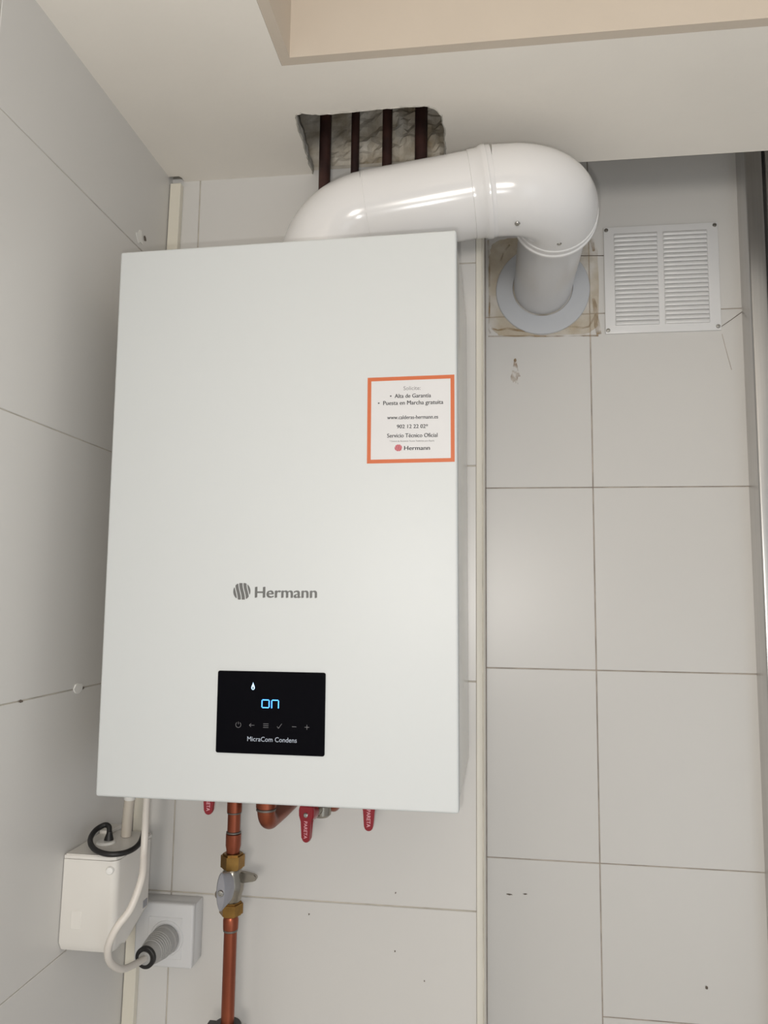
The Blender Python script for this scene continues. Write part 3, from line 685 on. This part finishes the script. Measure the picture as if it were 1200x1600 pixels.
# ------------------------------------------------------------------ condensate pump on the left wall
PX0, PX1, PY0, PY1, PZ0, PZ1 = xleft(-0.09) + 0.0010, -0.0100, -0.193, -0.094, -0.2015, -0.0884
pump = thing('condensate_pump', (PX0, -0.14, PZ0), 'small white plastic condensate pump box on the left wall', 'pump')
def rounded_yz():
    # housing profile in (y, z): flat front, sloping underside that rises to the back
    return [(PY0, PZ0 + 0.012), (PY0 + 0.006, PZ0 + 0.002), (PY0 + 0.016, PZ0), (PY0 + 0.030, PZ0 + 0.004), (PY1 + 0.0, PZ0 + 0.020), (PY1, PZ1 - 0.006), (PY0, PZ1 - 0.006)]
bm = NB(); prof = rounded_yz()
a = [bm.verts.new((PX0, y, z)) for y, z in prof]; b = [bm.verts.new((PX1, y, z)) for y, z in prof]
bm.faces.new(a); bm.faces.new(list(reversed(b)))
for k in range(len(prof)): bm.faces.new([a[k], b[k], b[(k + 1) % len(prof)], a[(k + 1) % len(prof)]])
es = [e for e in bm.edges if all(v.co.x > PX1 - 1e-5 for v in e.verts) and not all(v.co.z > PZ1 - 0.0061 for v in e.verts)]
bmesh.ops.bevel(bm, geom=es, offset=0.009, segments=5, profile=0.5, affect='EDGES', clamp_overlap=True)
for v in bm.verts: v.co.x += LEAN * (v.co.z + 0.09) * max(0, min(1, (PX1 - v.co.x) / 0.06))
build('housing', bm, M['pump'], pump, autosmooth=0.55)
bm = NB(); pts = [(PX0, PY0 + 0.0), (PX1 - 0.010, PY0), (PX1 - 0.003, PY0 + 0.003), (PX1, PY0 + 0.010), (PX1, PY1 - 0.004), (PX1 - 0.004, PY1), (PX0, PY1)]
prism_z(bm, pts, PZ1 - 0.0054, PZ1 - 0.0004); bmesh.ops.bevel(bm, geom=[e for e in bm.edges if e.verts[0].co.z > PZ1 - 0.001 and e.verts[1].co.z > PZ1 - 0.001], offset=0.0012, segments=2, affect='EDGES')
build('lid', bm, M['pump'], pump, autosmooth=0.5)
bm = NB(); lathe(bm, [(0, 0.0118), (0.0012, 0.0118), (0.0024, 0.0100), (0.0026, 0.0)], (-0.049, -0.146, PZ1 - 0.0005), (0, 0, 1), 28); build('inlet_cap', bm, M['pump_cap'], pump, autosmooth=0.5)
bm = NB(); lathe(bm, [(-0.002, 0.0048), (0.001, 0.0048), (0.0028, 0.0038), (0.0034, 0.0015)], (PX1 - 0.0085, PY0 - 0.0002, -0.1045), (0.15, -1, 0), 20); build('retaining_pin', bm, M['pump_cap'], pump, autosmooth=0.5)
bm = NB(); box(bm, -0.0645, -0.0515, PY0 - 0.0005, PY0 + 0.001, -0.1735, -0.1525, 0.0004, 1); build('label_plate', bm, M['pump'], pump)
bm = NB(); box(bm, PX1 - 0.0006, PX1 + 0.0004, -0.116, -0.104, -0.176, -0.167); build('rating_label', bm, M['zinc'], pump)
bm = NB(); box(bm, PX0 + 0.002, PX0 + 0.018, PY1 - 0.02, PY1 + 0.012, PZ1 - 0.0004, PZ1 + 0.004, 0.001, 1); build('rear_lug', bm, M['pump'], pump)

# black lead looping over the pump
bl = thing('black_lead', (-0.047, -0.146, PZ1), 'black rubber lead looping over the top of the white pump', 'cable')
pts = [(-0.0135, -0.108, -0.0012), (-0.0120, -0.112, -0.030), (-0.0085, -0.122, -0.062), (-0.0045, -0.138, -0.0795), (0.0015, -0.165, -0.0838), (-0.0010, -0.190, -0.0840), (-0.0150, -0.2015, -0.0835), (-0.0345, -0.196, -0.0825), (-0.050, -0.182, -0.0800), (-0.0605, -0.163, -0.0778), (-0.0625, -0.147, -0.0735), (-0.0560, -0.138, -0.0700), (-0.0495, -0.139, -0.0715), (-0.0470, -0.1425, -0.0775)]
bm = NB(); tube(bm, catmull(pts, 8), 0.0032, 14); build('lead', bm, M['black'], bl, autosmooth=0.9)
bm = NB(); lathe(bm, [(0, 0.0058), (0.002, 0.0055), (0.008, 0.0036), (0.010, 0.0034)], (-0.0468, -0.1432, PZ1 + 0.0022), (0.0, 0.1, 1), 18); build('grommet', bm, M['black'], bl, autosmooth=0.6)

# drain hose with white fitting
dh = thing('drain_hose', (-0.036, -0.118, PZ1), 'milky drain hose with a white nut between boiler and pump', 'hose')
bm = NB(); tube(bm, [(-0.0335, -0.118, -0.042), (-0.0345, -0.118, -0.055), (-0.0355, -0.118, -0.072), (-0.0360, -0.118, PZ1 + 0.0002)], 0.0066, 18); build('hose', bm, M['hose'], dh, autosmooth=0.7)
bm = NB(); lathe(bm, [(0, 0.0042), (0.006, 0.0048), (0.010, 0.0072), (0.022, 0.0078), (0.026, 0.0060), (0.050, 0.0055)], (-0.0335, -0.118, -0.0520), (0, 0, 1), 20); build('nut', bm, M['pump_cap'], dh, autosmooth=0.5)
bm = NB(); tube(bm, catmull([(-0.0335, -0.118, -0.004), (-0.025, -0.118, 0.004), (-0.010, -0.118, -0.004), (0.004, -0.118, -0.0005)], 6), 0.005, 14); build('drain_elbow', bm, M['pvc_grey'], dh, autosmooth=0.8)

# ------------------------------------------------------------------ wall socket
sk = thing('wall_socket', (-0.012, 0, -0.282), 'square white surface-mounted power socket low in the corner', 'socket')
bm = NB(); box(bm, -0.0535, 0.0280, -0.030, -0.0012, -0.2810, -0.2005, 0.002, 2); build('back_box', bm, M['socket'], sk, autosmooth=0.5)
bm = NB(); box(bm, -0.0535, 0.0290, -0.041, -0.0305, -0.2805, -0.1975, 0.003, 3); build('cover_plate', bm, M['socket'], sk, autosmooth=0.5)
bm = NB(); box(bm, -0.0340, 0.0145, -0.0418, -0.0400, -0.2690, -0.2150, 0.0008, 1); build('centre_plate', bm, M['socket'], sk)
bm = NB(); lathe(bm, [(0, 0.0235), (0.0016, 0.0225), (0.0016, 0.0200), (0.0004, 0.0195)], (-0.0072, -0.0415, -0.2420), (0, -1, 0), 36); build('socket_rim', bm, M['socket'], sk, autosmooth=0.5)

# ------------------------------------------------------------------ power cord with grey plug
pcd = thing('power_cord', (-0.008, -0.07, -0.26), 'white boiler power cord ending in a ribbed grey plug', 'power cord')
b0 = Vector((-0.0072, -0.0432, -0.2420)); b1 = Vector((-0.0122, -0.0970, -0.2435)); ax = (b1 - b0); Lp = ax.length
bm = NB(); lathe(bm, [(0, 0.0185), (0.003, 0.0190), (0.008, 0.0190), (0.0095, 0.0180), (0.013, 0.0185), (0.018, 0.0180), (Lp * 0.7, 0.0145), (Lp - 0.004, 0.0128), (Lp - 0.003, 0.0120)], b0, ax, 36); pl = build('plug', bm, M['plug'], pcd, autosmooth=0.5)
for k in range(6):
    d = 0.019 + k * 0.0036; rr_ = 0.0183 - (d - 0.018) * 0.165
    bm = NB(); lathe(bm, [(d, rr_ - 0.0004), (d + 0.0004, rr_ + 0.0004), (d + 0.0014, rr_ + 0.0002), (d + 0.0018, rr_ - 0.0006)], b0, ax, 30); build('grip_rib', bm, M['plug'], pl, autosmooth=0.6)
bm = NB(); lathe(bm, [(Lp - 0.0035, 0.0100), (Lp - 0.0035, 0.0136), (Lp + 0.001, 0.0136), (Lp + 0.0018, 0.0126), (Lp + 0.0018, 0.0088), (Lp - 0.001, 0.0080)], b0, ax, 32); build('seal_ring', bm, M['black'], pl, autosmooth=0.5)
bm = NB(); lathe(bm, [(Lp - 0.002, 0.0084), (Lp + 0.0024, 0.0082), (Lp + 0.0028, 0.0076), (Lp + 0.0029, 0.0)], b0, ax, 28); build('cord_entry', bm, M['plug'], pl, autosmooth=0.5)
cabp = [(0.0098, -0.150, -0.0012), (0.0088, -0.160, -0.0264), (0.0152, -0.176, -0.062), (0.0185, -0.184, -0.0860), (0.0247, -0.200, -0.1069), (0.0200, -0.215, -0.1357), (0.0082, -0.225, -0.1548), (-0.0020, -0.222, -0.1773), (-0.0071, -0.205, -0.2009), (-0.0092, -0.170, -0.2243), (-0.0121, -0.125, -0.2385), (-0.0123, -0.0985, -0.2436)]
bm = NB(); tube(bm, catmull(cabp, 10), 0.0042, 16); build('cord', bm, M['cable'], pcd, autosmooth=0.9)
